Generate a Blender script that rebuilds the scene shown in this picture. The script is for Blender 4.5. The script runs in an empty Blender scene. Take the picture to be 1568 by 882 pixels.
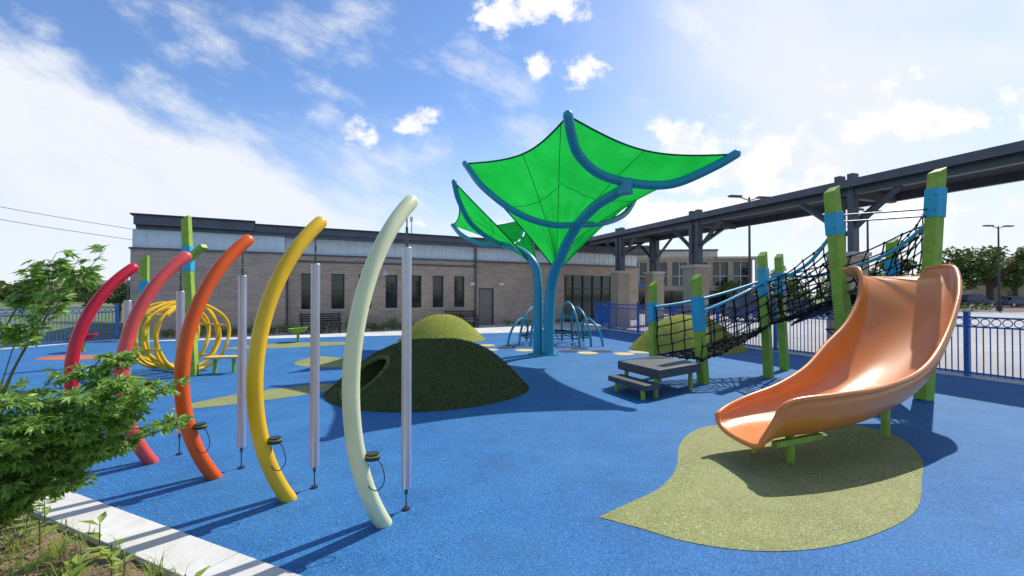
import bpy, math, random
from mathutils import Vector, Matrix, noise
random.seed(7)
scene=bpy.context.scene
R=random.random
def U(a,b): return random.uniform(a,b)
# ------------------------------------------------------------------ materials
def new_mat(name):
    m=bpy.data.materials.new(name); m.use_nodes=True
    nt=m.node_tree; nt.nodes.clear()
    out=nt.nodes.new('ShaderNodeOutputMaterial')
    return m,nt,out
def mat(name,c1,c2=None,scale=8.0,rough=0.6,bump=0.0,bscale=None,metal=0.0,detail=3,spec=0.5,c3=None,s3=0.6,coat=0.0):
    m,nt,out=new_mat(name); N=nt.nodes; L=nt.links
    b=N.new('ShaderNodeBsdfPrincipled'); L.new(b.outputs[0],out.inputs[0])
    b.inputs['Roughness'].default_value=rough; b.inputs['Metallic'].default_value=metal
    b.inputs['Specular IOR Level'].default_value=spec
    b.inputs['Coat Weight'].default_value=coat
    if c2 is None: c2=tuple(x*0.82 for x in c1)
    tc=N.new('ShaderNodeTexCoord')
    n=N.new('ShaderNodeTexNoise'); n.inputs['Scale'].default_value=scale; n.inputs['Detail'].default_value=detail
    L.new(tc.outputs['Object'],n.inputs['Vector'])
    r=N.new('ShaderNodeValToRGB'); r.color_ramp.elements[0].position=0.35; r.color_ramp.elements[1].position=0.65
    r.color_ramp.elements[0].color=(*c2,1); r.color_ramp.elements[1].color=(*c1,1)
    L.new(n.outputs['Fac'],r.inputs[0]); col=r.outputs[0]
    if c3 is not None:
        n3=N.new('ShaderNodeTexNoise'); n3.inputs['Scale'].default_value=s3; n3.inputs['Detail'].default_value=5
        L.new(tc.outputs['Object'],n3.inputs['Vector'])
        r3=N.new('ShaderNodeValToRGB'); r3.color_ramp.elements[0].position=0.4; r3.color_ramp.elements[1].position=0.7
        r3.color_ramp.elements[0].color=(0,0,0,1); r3.color_ramp.elements[1].color=(1,1,1,1)
        L.new(n3.outputs['Fac'],r3.inputs[0])
        mx=N.new('ShaderNodeMix'); mx.data_type='RGBA'
        L.new(r3.outputs[0],mx.inputs[0]); L.new(col,mx.inputs[6]); mx.inputs[7].default_value=(*c3,1); col=mx.outputs[2]
    L.new(col,b.inputs['Base Color'])
    if bump>0:
        n2=N.new('ShaderNodeTexNoise'); n2.inputs['Scale'].default_value=bscale or scale*3; n2.inputs['Detail'].default_value=2
        L.new(tc.outputs['Object'],n2.inputs['Vector'])
        bp=N.new('ShaderNodeBump'); bp.inputs['Strength'].default_value=bump; bp.inputs['Distance'].default_value=0.02
        L.new(n2.outputs['Fac'],bp.inputs['Height']); L.new(bp.outputs[0],b.inputs['Normal'])
    return m
def rubber(name,cd,cm,cl,dirt):
    """poured EPDM granules: speckled base, faint large-scale wear and damp stains"""
    m,nt,out=new_mat(name); N=nt.nodes; L=nt.links
    b=N.new('ShaderNodeBsdfPrincipled'); L.new(b.outputs[0],out.inputs[0]); b.inputs['Roughness'].default_value=0.78; b.inputs['Specular IOR Level'].default_value=0.35
    tc=N.new('ShaderNodeTexCoord')
    v=N.new('ShaderNodeTexVoronoi'); v.inputs['Scale'].default_value=115; L.new(tc.outputs['Object'],v.inputs['Vector'])
    sp=N.new('ShaderNodeSeparateColor'); L.new(v.outputs['Color'],sp.inputs[0])
    r=N.new('ShaderNodeValToRGB'); e=r.color_ramp.elements
    e[0].position=0.0; e[0].color=(*cd,1); e[1].position=1.0; e[1].color=(*cl,1)
    x=e.new(0.3); x.color=(*cm,1); x=e.new(0.82); x.color=(*cm,1)
    L.new(sp.outputs[0],r.inputs[0])
    n=N.new('ShaderNodeTexNoise'); n.inputs['Scale'].default_value=0.55; n.inputs['Detail'].default_value=7; n.inputs['Roughness'].default_value=0.68
    L.new(tc.outputs['Object'],n.inputs['Vector'])
    r2=N.new('ShaderNodeValToRGB'); r2.color_ramp.elements[0].position=0.42; r2.color_ramp.elements[1].position=0.78
    r2.color_ramp.elements[0].color=(0,0,0,1); r2.color_ramp.elements[1].color=(0.6,0.6,0.6,1)
    L.new(n.outputs['Fac'],r2.inputs[0])
    mx=N.new('ShaderNodeMix'); mx.data_type='RGBA'; L.new(r2.outputs[0],mx.inputs[0]); L.new(r.outputs[0],mx.inputs[6]); mx.inputs[7].default_value=(*dirt,1)
    n4=N.new('ShaderNodeTexNoise'); n4.inputs['Scale'].default_value=1.7; n4.inputs['Detail'].default_value=6; n4.inputs['Roughness'].default_value=0.7
    L.new(tc.outputs['Object'],n4.inputs['Vector'])
    mr=N.new('ShaderNodeMapRange'); mr.inputs[1].default_value=0.28; mr.inputs[2].default_value=0.55; mr.inputs[3].default_value=0.80; mr.inputs[4].default_value=1.03; L.new(n4.outputs['Fac'],mr.inputs[0])
    vm=N.new('ShaderNodeVectorMath'); vm.operation='SCALE'; L.new(mx.outputs[2],vm.inputs[0]); L.new(mr.outputs[0],vm.inputs['Scale'])
    L.new(vm.outputs[0],b.inputs['Base Color'])
    bp=N.new('ShaderNodeBump'); bp.inputs['Strength'].default_value=0.5; bp.inputs['Distance'].default_value=0.004
    L.new(v.outputs['Distance'],bp.inputs['Height']); L.new(bp.outputs[0],b.inputs['Normal'])
    return m
def leafmat(name,c1,c2,tr=0.35,rough=0.5):
    m,nt,out=new_mat(name); N=nt.nodes; L=nt.links
    g=N.new('ShaderNodeNewGeometry')
    r=N.new('ShaderNodeValToRGB'); r.color_ramp.elements[0].color=(*c2,1); r.color_ramp.elements[1].color=(*c1,1)
    L.new(g.outputs['Random Per Island'],r.inputs[0])
    b=N.new('ShaderNodeBsdfPrincipled'); b.inputs['Roughness'].default_value=rough
    t=N.new('ShaderNodeBsdfTranslucent'); mx=N.new('ShaderNodeMixShader'); mx.inputs[0].default_value=tr
    L.new(r.outputs[0],b.inputs['Base Color']); L.new(r.outputs[0],t.inputs[0])
    L.new(b.outputs[0],mx.inputs[1]); L.new(t.outputs[0],mx.inputs[2]); L.new(mx.outputs[0],out.inputs[0])
    return m
def brickmat(name,c1,c2,mortar):
    m,nt,out=new_mat(name); N=nt.nodes; L=nt.links
    b=N.new('ShaderNodeBsdfPrincipled'); b.inputs['Roughness'].default_value=0.85; L.new(b.outputs[0],out.inputs[0])
    tc=N.new('ShaderNodeTexCoord'); s=N.new('ShaderNodeSeparateXYZ'); L.new(tc.outputs['Object'],s.inputs[0])
    a=N.new('ShaderNodeMath'); a.operation='ADD'; L.new(s.outputs[0],a.inputs[0]); L.new(s.outputs[1],a.inputs[1])
    c=N.new('ShaderNodeCombineXYZ'); L.new(a.outputs[0],c.inputs[0]); L.new(s.outputs[2],c.inputs[1])
    br=N.new('ShaderNodeTexBrick'); L.new(c.outputs[0],br.inputs['Vector'])
    br.inputs['Scale'].default_value=1.0; br.inputs['Brick Width'].default_value=0.4; br.inputs['Row Height'].default_value=0.1
    br.inputs['Mortar Size'].default_value=0.008
    br.inputs['Color1'].default_value=(*c1,1); br.inputs['Color2'].default_value=(*c2,1); br.inputs['Mortar'].default_value=(*mortar,1)
    n=N.new('ShaderNodeTexNoise'); n.inputs['Scale'].default_value=0.7; n.inputs['Detail'].default_value=5; L.new(tc.outputs['Object'],n.inputs['Vector'])
    mr=N.new('ShaderNodeMapRange'); mr.inputs[1].default_value=0.3; mr.inputs[2].default_value=0.7; mr.inputs[3].default_value=0.88; mr.inputs[4].default_value=1.08
    L.new(n.outputs['Fac'],mr.inputs[0])
    vm=N.new('ShaderNodeVectorMath'); vm.operation='SCALE'; L.new(br.outputs['Color'],vm.inputs[0]); L.new(mr.outputs[0],vm.inputs['Scale'])
    L.new(vm.outputs[0],b.inputs['Base Color'])
    return m
M={}
M['blue_rubber']=rubber('blue_rubber',(0.008,0.060,0.18),(0.018,0.138,0.36),(0.075,0.26,0.53),(0.055,0.20,0.40))
M['olive_rubber']=rubber('olive_rubber',(0.09,0.11,0.03),(0.245,0.265,0.085),(0.50,0.50,0.25),(0.30,0.29,0.14))
M['orange_rubber']=rubber('orange_rubber',(0.3,0.06,0.02),(0.55,0.13,0.05),(0.7,0.25,0.12),(0.5,0.2,0.1))
M['tan_rubber']=rubber('tan_rubber',(0.5,0.32,0.12),(0.68,0.48,0.18),(0.8,0.65,0.35),(0.6,0.45,0.2))
M['black_rubber']=rubber('black_rubber',(0.01,0.01,0.01),(0.022,0.022,0.028),(0.07,0.07,0.08),(0.04,0.045,0.06))
M['concrete']=mat('concrete',(0.70,0.69,0.66),(0.60,0.58,0.55),scale=6,rough=0.85,bump=0.15,bscale=60,c3=(0.52,0.50,0.46),s3=1.2)
M['lot']=mat('lot_concrete',(0.42,0.42,0.41),(0.35,0.35,0.34),scale=2,rough=0.9,c3=(0.30,0.30,0.30),s3=0.15)
M['asphalt']=mat('asphalt',(0.10,0.10,0.10),(0.07,0.07,0.07),scale=20,rough=0.9)
M['grass_ground']=mat('grass_ground',(0.12,0.18,0.045),(0.07,0.11,0.03),scale=1.5,rough=0.95,bump=0.4,bscale=30,c3=(0.18,0.18,0.07),s3=0.08)
M['mulch']=mat('mulch',(0.30,0.19,0.13),(0.07,0.042,0.028),scale=45,rough=0.95,bump=1.0,bscale=60,c3=(0.22,0.17,0.10),s3=3)
M['turf_dark']=mat('turf_dark',(0.085,0.108,0.022),(0.035,0.052,0.012),scale=55,rough=0.9,bump=0.7,bscale=150,c3=(0.06,0.08,0.015),s3=2.5)
M['turf_rim']=mat('turf_rim',(0.16,0.18,0.035),(0.08,0.10,0.02),scale=60,rough=0.9,bump=0.8,bscale=150)
M['turf_light']=mat('turf_light',(0.38,0.39,0.055),(0.22,0.24,0.03),scale=60,rough=0.9,bump=0.7,bscale=150,c3=(0.30,0.31,0.045),s3=2.5)
M['blade_dark']=leafmat('blade_dark',(0.13,0.15,0.03),(0.04,0.06,0.012),0.3)
M['blade_light']=leafmat('blade_light',(0.48,0.47,0.07),(0.26,0.28,0.04),0.35)
def paint(n,c,rough=0.35): return mat(n,c,tuple(x*0.9 for x in c),scale=3,rough=rough,bump=0.05,bscale=120)
M['cream']=paint('cream_paint',(0.76,0.77,0.46)); M['yellow']=paint('yellow_paint',(0.86,0.50,0.01))
M['orange']=paint('orange_paint',(0.84,0.11,0.006)); M['pink']=paint('coral_paint',(0.75,0.09,0.08)); M['red']=paint('red_paint',(0.62,0.012,0.035))
M['alu']=mat('brushed_aluminium',(0.60,0.58,0.66),(0.52,0.50,0.58),scale=2,rough=0.35,metal=0.65)
M['steel']=mat('steel_cable',(0.12,0.12,0.13),rough=0.4,metal=0.8)
M['black']=mat('black_plastic',(0.025,0.025,0.028),rough=0.5)
M['rope']=mat('black_rope',(0.012,0.012,0.014),(0.028,0.028,0.03),scale=80,rough=0.9,spec=0.2)
M['teal']=paint('teal_paint',(0.022,0.31,0.44),0.32)
M['railblue']=paint('light_blue_paint',(0.07,0.42,0.60),0.35)
M['cyanblue']=paint('cyan_sleeve',(0.02,0.40,0.62),0.4)
M['lime']=mat('lime_post',(0.33,0.48,0.045),(0.23,0.37,0.03),scale=7,rough=0.5,bump=0.25,bscale=25)
M['slide']=mat('slide_plastic',(0.76,0.245,0.042),(0.70,0.215,0.034),scale=2.2,rough=0.30,bump=0.05,bscale=60,coat=0.15)
M['deck']=mat('deck_coating',(0.085,0.09,0.10),(0.055,0.058,0.067),scale=30,rough=0.55,bump=0.3,bscale=60)
M['fence']=mat('fence_blue',(0.025,0.16,0.52),(0.018,0.12,0.40),scale=4,rough=0.4)
M['fascia']=mat('dark_metal_fascia',(0.115,0.115,0.135),(0.09,0.09,0.107),scale=2,rough=0.5)
M['panel']=mat('white_metal_panel',(0.78,0.80,0.80),(0.70,0.72,0.72),scale=1.5,rough=0.5)
M['brick']=brickmat('brick',(0.53,0.37,0.27),(0.41,0.28,0.20),(0.54,0.46,0.37))
M['brick_tan']=brickmat('brick_tan',(0.50,0.37,0.25),(0.43,0.31,0.21),(0.48,0.42,0.34))
M['stucco']=mat('stucco',(0.62,0.56,0.46),scale=3,rough=0.9)
M['glass']=mat('window_glass',(0.018,0.026,0.03),(0.012,0.016,0.02),scale=1,rough=0.06,spec=0.7)
M['frame']=mat('window_frame',(0.045,0.045,0.05),rough=0.5)
M['door']=mat('door_paint',(0.27,0.23,0.20),rough=0.5)
M['lampblk']=mat('lamp_pole',(0.06,0.05,0.045),rough=0.5)
M['white']=mat('white_plastic',(0.75,0.75,0.75),rough=0.5)
M['bark']=mat('bark',(0.14,0.10,0.07),(0.07,0.05,0.035),scale=15,rough=0.95,bump=0.5)
M['stem']=mat('green_stem',(0.13,0.15,0.05),(0.10,0.08,0.04),scale=10,rough=0.7)
M['leaf_tree']=leafmat('leaf_tree',(0.13,0.20,0.04),(0.04,0.08,0.018),0.35)
M['leaf_bright']=leafmat('leaf_bright',(0.24,0.34,0.06),(0.09,0.16,0.025),0.4)
M['leaf_plant']=leafmat('leaf_plant',(0.40,0.60,0.11),(0.11,0.26,0.04),0.5,0.4)
M['leaf_weed']=leafmat('leaf_weed',(0.46,0.55,0.10),(0.18,0.32,0.05),0.45,0.45)
M['leaf_shrub']=leafmat('leaf_shrub',(0.28,0.34,0.07),(0.09,0.14,0.03),0.35)
M['leaf_dry']=leafmat('leaf_dry',(0.45,0.38,0.18),(0.25,0.17,0.08),0.2)
M['red_kerb']=mat('red_kerb_paint',(0.5,0.05,0.04),rough=0.7)
M['line']=mat('road_paint',(0.7,0.7,0.68),rough=0.7)
M['roof_br']=mat('shingle_roof',(0.30,0.22,0.17),scale=10,rough=0.9)
# ------------------------------------------------------------------ mesh builder
def crom(P,n=8,closed=False):
    P=[Vector(p) for p in P]; out=[]; m=len(P)
    rng=range(m if closed else m-1)
    for i in rng:
        if closed: p0,p1,p2,p3=P[(i-1)%m],P[i],P[(i+1)%m],P[(i+2)%m]
        else: p1,p2=P[i],P[i+1]; p0=P[i-1] if i>0 else p1*2-p2; p3=P[i+2] if i+2<m else p2*2-p1
        for j in range(n):
            t=j/n
            out.append(0.5*((2*p1)+(p2-p0)*t+(2*p0-5*p1+4*p2-p3)*t*t+(3*p1-p0-3*p2+p3)*t**3))
    if not closed: out.append(P[-1].copy())
    return out
class MB:
    def __init__(s): s.v=[]; s.f=[]
    def add(s,v,f):
        o=len(s.v); s.v+= [tuple(x) for x in v]; s.f+=[tuple(i+o for i in q) for q in f]; return s
    def box(s,c,size,rz=0.0):
        hx,hy,hz=[x/2 for x in size]; ca,sa=math.cos(rz),math.sin(rz); vs=[]
        for z in(-hz,hz):
            for x,y in((-hx,-hy),(hx,-hy),(hx,hy),(-hx,hy)):
                vs.append((c[0]+x*ca-y*sa,c[1]+x*sa+y*ca,c[2]+z))
        return s.add(vs,[(3,2,1,0),(4,5,6,7),(0,1,5,4),(1,2,6,5),(2,3,7,6),(3,0,4,7)])
    def b2(s,x0,x1,y0,y1,z0,z1): return s.box(((x0+x1)/2,(y0+y1)/2,(z0+z1)/2),(x1-x0,y1-y0,z1-z0))
    def beam(s,p0,p1,w,h,w1=None,h1=None,up=(0,0,1),roll=0.0,slant=0.0):
        p0,p1=Vector(p0),Vector(p1); d=(p1-p0).normalized(); up=Vector(up)
        if abs(d.dot(up))>0.95: up=Vector((math.cos(roll),math.sin(roll),0))
        x=d.cross(up).normalized(); y=x.cross(d).normalized(); vs=[]
        w1=w1 or w; h1=h1 or h
        for p,a,b,sl in((p0,w,h,0),(p1,w1,h1,slant)):
            for i,j in((-1,-1),(1,-1),(1,1),(-1,1)): vs.append(p+x*i*a/2+y*j*b/2+d*sl*j)
        return s.add(vs,[(3,2,1,0),(4,5,6,7),(0,1,5,4),(1,2,6,5),(2,3,7,6),(3,0,4,7)])
    def tube(s,P,r,seg=10,closed=False,rnd=False):
        P=[Vector(p) for p in P]; n=len(P)
        rr=list(r) if isinstance(r,(list,tuple)) else [r]*n
        if rnd and not closed:
            d0=(P[0]-P[1]).normalized(); d1=(P[-1]-P[-2]).normalized(); r0=rr[0]; r1=rr[-1]
            pre=[(P[0]+d0*r0*math.sin(a),r0*math.cos(a)) for a in(1.5,1.2,.8,.4)]
            post=[(P[-1]+d1*r1*math.sin(a),r1*math.cos(a)) for a in(.4,.8,1.2,1.5)]
            P=[p for p,_ in pre]+P+[p for p,_ in post]; rr=[q for _,q in pre]+rr+[q for _,q in post]; n=len(P)
        T=[]
        for i in range(n):
            if closed: t=P[(i+1)%n]-P[(i-1)%n]
            else: t=P[min(i+1,n-1)]-P[max(i-1,0)]
            T.append(t.normalized() if t.length>1e-9 else Vector((0,0,1)))
        a=Vector((0,0,1)) if abs(T[0].z)<0.9 else Vector((1,0,0))
        x=T[0].cross(a).normalized(); vs=[]
        for i in range(n):
            x=(x-T[i]*x.dot(T[i])); x.normalize(); y=T[i].cross(x)
            for k in range(seg):
                an=2*math.pi*k/seg; vs.append(P[i]+(x*math.cos(an)+y*math.sin(an))*rr[i])
        fs=[]
        for i in range(n if closed else n-1):
            j=(i+1)%n
            for k in range(seg):
                l=(k+1)%seg; fs.append((i*seg+k,i*seg+l,j*seg+l,j*seg+k))
        if not closed:
            fs.append(tuple(range(seg-1,-1,-1))); fs.append(tuple((n-1)*seg+k for k in range(seg)))
        return s.add(vs,fs)
    def cyl(s,p0,p1,r,seg=12,r1=None): return s.tube([p0,p1],[r,r if r1 is None else r1],seg)
    def poly(s,pts,z): return s.add([(x,y,z) for x,y in pts],[tuple(range(len(pts)))])
    def obj(s,name,m,parent=None,smooth=False,bevel=0,local=False,ang=0.7):
        me=bpy.data.meshes.new(name); me.from_pydata(s.v,[],s.f); me.update()
        if smooth: me.shade_smooth(); me.set_sharp_from_angle(angle=ang)
        o=bpy.data.objects.new(name,me); scene.collection.objects.link(o)
        me.materials.append(M[m] if isinstance(m,str) else m)
        if bevel:
            b=o.modifiers.new('bevel','BEVEL'); b.width=bevel; b.segments=2; b.limit_method='ANGLE'
        if parent:
            o.parent=parent
            if not local: o.matrix_parent_inverse=(Matrix.Translation(parent.location)@Matrix.Rotation(parent.rotation_euler.z,4,'Z')).inverted()
        return o
def empty(name,loc=(0,0,0),rz=0):
    e=bpy.data.objects.new(name,None); e.location=loc; e.rotation_euler=(0,0,rz); e.empty_display_size=0.3
    scene.collection.objects.link(e); return e
# ------------------------------------------------------------------ ground sheets
g=MB()
n=64; vs=[(0,0,-0.03)]+[(900*math.cos(2*math.pi*i/n),900*math.sin(2*math.pi*i/n),-0.03) for i in range(n)]
g.add(vs,[(0,1+i,1+(i+1)%n) for i in range(n)]); g.obj('ground','grass_ground')
MB().poly([(-18.15,11.05),(14.6,-4.6),(14.2,-1.5),(12.5,3.2),(4.75,24.0),(4.0,23.0),(-14.6,17.6),(-15.6,18.1)],0.0).obj('rubber_play_surface','blue_rubber')
MB().poly([(-15.6,18.1),(-14.6,17.6),(4.0,23.0),(4.75,24.0),(4.75,31),(-15,21.5)],-0.006).obj('sidewalk','concrete')
MB().poly([(14.5,-6),(60,-6),(110,40),(110,75),(20,75),(4.9,40),(5.0,24.0),(12.7,3.2)],-0.018).obj('parking_lot','lot')
MB().poly([(22,46),(110,46),(110,58),(22,58)],-0.012).obj('road','asphalt')
ln=MB()
for i in range(12): ln.poly([(16+i*2.8,33),(16.12+i*2.8,33),(16.12+i*2.8,38),(16+i*2.8,38)],-0.010)
ln.obj('parking_marking','line')
def smooth_poly(name,pts,z,m,n=5):
    c=crom([(x,y,0) for x,y in pts],n,True); return MB().poly([(p.x,p.y) for p in c],z).obj(name,m)
tear=[(0.99,4.05),(1.38,4.39),(1.70,4.89),(2.0,5.63),(2.37,6.17),(2.84,6.48),(3.9,6.75),(4.65,6.55),(4.85,5.95),(4.5,5.2),(3.99,4.6),(3.36,3.93),(2.74,3.55),(2.16,3.34),(1.68,3.31),(1.27,3.43),(0.99,3.62)]
c=crom([(x,y,0) for x,y in tear],5); MB().poly([(0.70,3.81)]+[(p.x,p.y) for p in c],0.004).obj('rubber_patch','olive_rubber')
smooth_poly('rubber_patch',[(-5.3,7.3),(-5.06,8.2),(-4.49,8.88),(-3.7,9.39),(-3.2,9.0),(-3.83,8.25),(-4.59,7.62)],0.004,'olive_rubber')
smooth_poly('rubber_patch',[(-5.7,12.4),(-5.5,13.5),(-4.6,13.0),(-3.9,12.3),(-4.2,11.5),(-5.2,11.7)],0.004,'olive_rubber')
smooth_poly('rubber_patch',[(-9.3,15.3),(-9,16.6),(-7,17.6),(-5.4,17.4),(-6.0,16.6),(-7.6,15.6)],0.004,'olive_rubber')
smooth_poly('rubber_patch',[(-13.2,13.0),(-13.0,13.7),(-12,13.8),(-11.1,13.4),(-11.5,13.0),(-12.4,12.8)],0.004,'orange_rubber')
for i,(x,y) in enumerate([(-2.1,15.6),(-1.35,15.9),(-0.75,15.1),(-0.2,15.7),(0.40,15.0),(1.75,14.7),(2.30,14.3),(2.8,14.7),(3.35,14.1),(2.2,15.4),(3.9,14.5),(0.05,16.4),(-.9,16.4)]):
    smooth_poly('stepping_spot',[(x+0.31*math.cos(a),y+0.31*math.sin(a)) for a in [k*math.pi/4 for k in range(8)]],0.005,'tan_rubber' if i%2==0 else 'black_rubber',3)
cd=Vector((0.902,-0.432,0)); cp=Vector((-0.434,-0.90,0)); c0=Vector((-4.23,4.39,0))
kb=MB()
t=-15.4
while t<20:
    a=c0+cd*t+cp*0.165; kb.box((a.x+cd.x*1.495,a.y+cd.y*1.495,-0.02),(2.992,0.33,0.07),math.atan2(cd.y,cd.x)); t+=3.0
kb.obj('concrete_kerb','concrete',bevel=0.006)
def cpt(t,o): a=c0+cd*t+cp*o; return (a.x,a.y)
mb=MB(); nu,nv=150,18
for i in range(nu+1):
    for j in range(nv+1):
        x,y=cpt(-9+ i*14/nu,0.33+j*2.2/nv); mb.v.append((x,y,0.0+0.05*noise.noise((x*4,y*4,0))+0.03*noise.noise((x*17,y*17,3))-(0.03 if j==0 else 0)))
for i in range(nu):
    for j in range(nv):
        a=i*(nv+1)+j; mb.f.append((a,a+nv+1,a+nv+2,a+1))
mb.obj('mulch_bed','mulch',smooth=True,ang=3)
# ------------------------------------------------------------------ chimes
q=Vector((0.434,0.90,0))
def arc_pts(b,h,s,n=30,e=0.32):
    c=math.hypot(e,h); Rr=(c*c/4+s*s)/(2*s); ha=math.asin(c/2/Rr); out=[]
    ux,uz=e/c,h/c; px,pz=-uz,ux
    for i in range(n+1):
        a=-ha+2*ha*i/n; al=c/2+Rr*math.sin(a); off=Rr*math.cos(a)-(Rr-s)
        tt=ux*al+px*off; z=uz*al+pz*off; out.append(Vector((b[0],b[1],0))+q*tt+Vector((0,0,z)))
    return out
for (b,h,zt,zb,m,hold) in [((-1.0,3.70),2.58,2.19,0.18,'cream',1),((-1.95,4.14),2.47,2.08,0.20,'yellow',1),((-2.91,4.63),2.36,1.99,0.22,'orange',1),((-3.84,5.04),2.22,1.83,0.24,'pink',0),((-4.86,5.56),2.12,1.72,0.25,'red',0)]:
    e=empty('musical_chime',(b[0],b[1],0))
    A=arc_pts(b,h,0.50*h/2.55)
    MB().tube(A,0.062,20,rnd=True).obj('curved_pole',m,e,True)
    c=Vector((b[0],b[1],0))+q*0.27
    MB().cyl(c+Vector((0,0,zb)),c+Vector((0,0,zt)),0.041,20).obj('chime_tube','alu',e,True,bevel=0.004)
    w=MB(); w.cyl(c,c+Vector((0,0,zb)),0.006,6); w.cyl(c+Vector((0,0,zt)),c+Vector((0,0,h-0.04)),0.006,6)
    w.cyl(c+Vector((0,0,zb-0.05)),c+Vector((0,0,zb)),0.014,8); w.cyl(c,c+Vector((0,0,0.02)),0.03,10); w.cyl(c+Vector((0,0,zt)),c+Vector((0,0,zt+0.07)),0.013,8); w.cyl(c+Vector((0,0,zt+0.12)),c+Vector((0,0,zt+0.17)),0.011,8)
    w.obj('cable','steel',e,True)
    if hold:
        p=A[7]+Vector((0.10,0.02,0)); w=MB(); w.cyl(p+Vector((0,0,-.012)),p+Vector((0,0,.012)),0.055,16); w.beam(A[7],p,0.02,0.02)
        w.tube(crom([p,p+Vector((.06,0,-.04)),p+Vector((.09,0,-.16)),p+Vector((.04,0,-.24)),p+Vector((-.03,0,-.2)),p+Vector((-.03,0,-.05))],5),0.004,5)
        w.cyl(p+Vector((0,0,.022)),p+Vector((0,0,.034)),0.05,16)
        w.obj('mallet_holder','black',e,True)
        MB().cyl(p+Vector((0,0,.012)),p+Vector((0,0,.022)),0.052,16).obj('mallet_head','lime',e,True)
# ------------------------------------------------------------------ mounds
def mound(name,c,rx,ry,h,m,bm,hole=None,nb=9000,pw=1.25,sx=0.0,ex=2.1):
    e=empty(name,(c[0],c[1],0)); B=MB(); nr,na=26,72
    def zf(r,a): return h*max(0,(1-r**ex))**pw*(1+0.04*math.sin(2*a+1)*min(1,r*2))
    def pt(r,a):
        w=1+0.05*math.sin(2*a+.6)+0.03*math.sin(3*a)
        x=rx*r*w*math.cos(a)+sx*(1-r*r); y=ry*r*w*math.sin(a); z=zf(r,a)+0.02*noise.noise((x*2.3,y*2.3,c[0]))*(1-r)
        return Vector((c[0]+x,c[1]+y,z))
    B.v.append(tuple(pt(0,0)))
    for i in range(1,nr+1):
        for k in range(na): B.v.append(tuple(pt(i/nr,2*math.pi*k/na)))
    for k in range(na):
        B.f.append((0,1+k,1+(k+1)%na))
        for i in range(nr-1):
            a=1+i*na; B.f.append((a+k,a+na+k,a+na+(k+1)%na,a+(k+1)%na))
    o=len(B.v)
    for k in range(na):
        p=B.v[1+(nr-1)*na+k]; B.v.append((p[0],p[1],-0.15))
    for k in range(na): B.f.append((1+(nr-1)*na+k,o+k,o+(k+1)%na,1+(nr-1)*na+(k+1)%na))
    B.f.append(tuple(o+na-1-k for k in range(na)))
    ob=B.obj('turf_surface',m,e,True,ang=1.0)
    ax=None
    if hole:
        p0,p1,r=hole; p0,p1=Vector(p0),Vector(p1); ax=(p1-p0).normalized()
        cb=MB(); cb.tube([p0,p1],r,36); co=cb.obj('cut',m)
        bpy.context.view_layer.update()
        md=ob.modifiers.new('hole','BOOLEAN'); md.object=co; md.operation='DIFFERENCE'; md.solver='EXACT'
        dg=bpy.context.evaluated_depsgraph_get(); me=bpy.data.meshes.new_from_object(ob.evaluated_get(dg))
        ob.modifiers.clear(); ob.data=me; bpy.data.objects.remove(co)
        side=ax.cross(Vector((0,0,1))).normalized(); up=Vector((0,0,1)); ringp=[]
        for k in range(40):
            an=2*math.pi*k/40; base=p0+(side*math.cos(an)+up*math.sin(an))*(r+.01); hit=None
            for j in range(300):
                p=base+ax*(j*.02); dx=(p.x-c[0])/rx; dy=(p.y-c[1])/ry; rr=math.hypot(dx,dy)
                if rr<1 and zf(rr,math.atan2(dy,dx))>=p.z: hit=p; break
            if hit and hit.z>0.03: ringp.append(hit)
        if len(ringp)>5:
            k0=max(range(len(ringp)),key=lambda i:(ringp[i]-ringp[i-1]).length); ringp=ringp[k0:]+ringp[:k0]
            MB().tube(ringp,.04,8,rnd=True).obj('tunnel_collar','turf_rim',e,True)
    bl=MB()
    for i in range(nb):
        r=math.sqrt(R()); a=U(0,6.283); p=pt(min(r,0.995),a)
        if hole:
            d=(p-p0)-ax*(p-p0).dot(ax)
            if d.length<hole[2]: continue
        an=U(0,6.283); L=U(.015,.035); s=Vector((math.cos(an),math.sin(an),0))*0.006; tip=p+Vector((U(-.02,.02),U(-.02,.02),L))
        bl.add([p-s,p+s,tip],[(0,1,2)])
    bl.obj('turf_blades',bm,e)
    return e
mound('turf_mound',(-1.55,8.75),1.80,1.6,0.95,'turf_dark','blade_dark',hole=((-4.2,6.6,0.40),(1.2,10.6,0.40),0.30),nb=24000,pw=1.12,sx=.12,ex=2.35)
mound('turf_mound',(-2.75,18.4),1.65,1.5,1.0,'turf_light','blade_light',nb=9000)
mound('turf_mound',(5.75,15.4),1.85,1.6,1.10,'turf_light','blade_light',nb=10000,ex=2.3)
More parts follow.
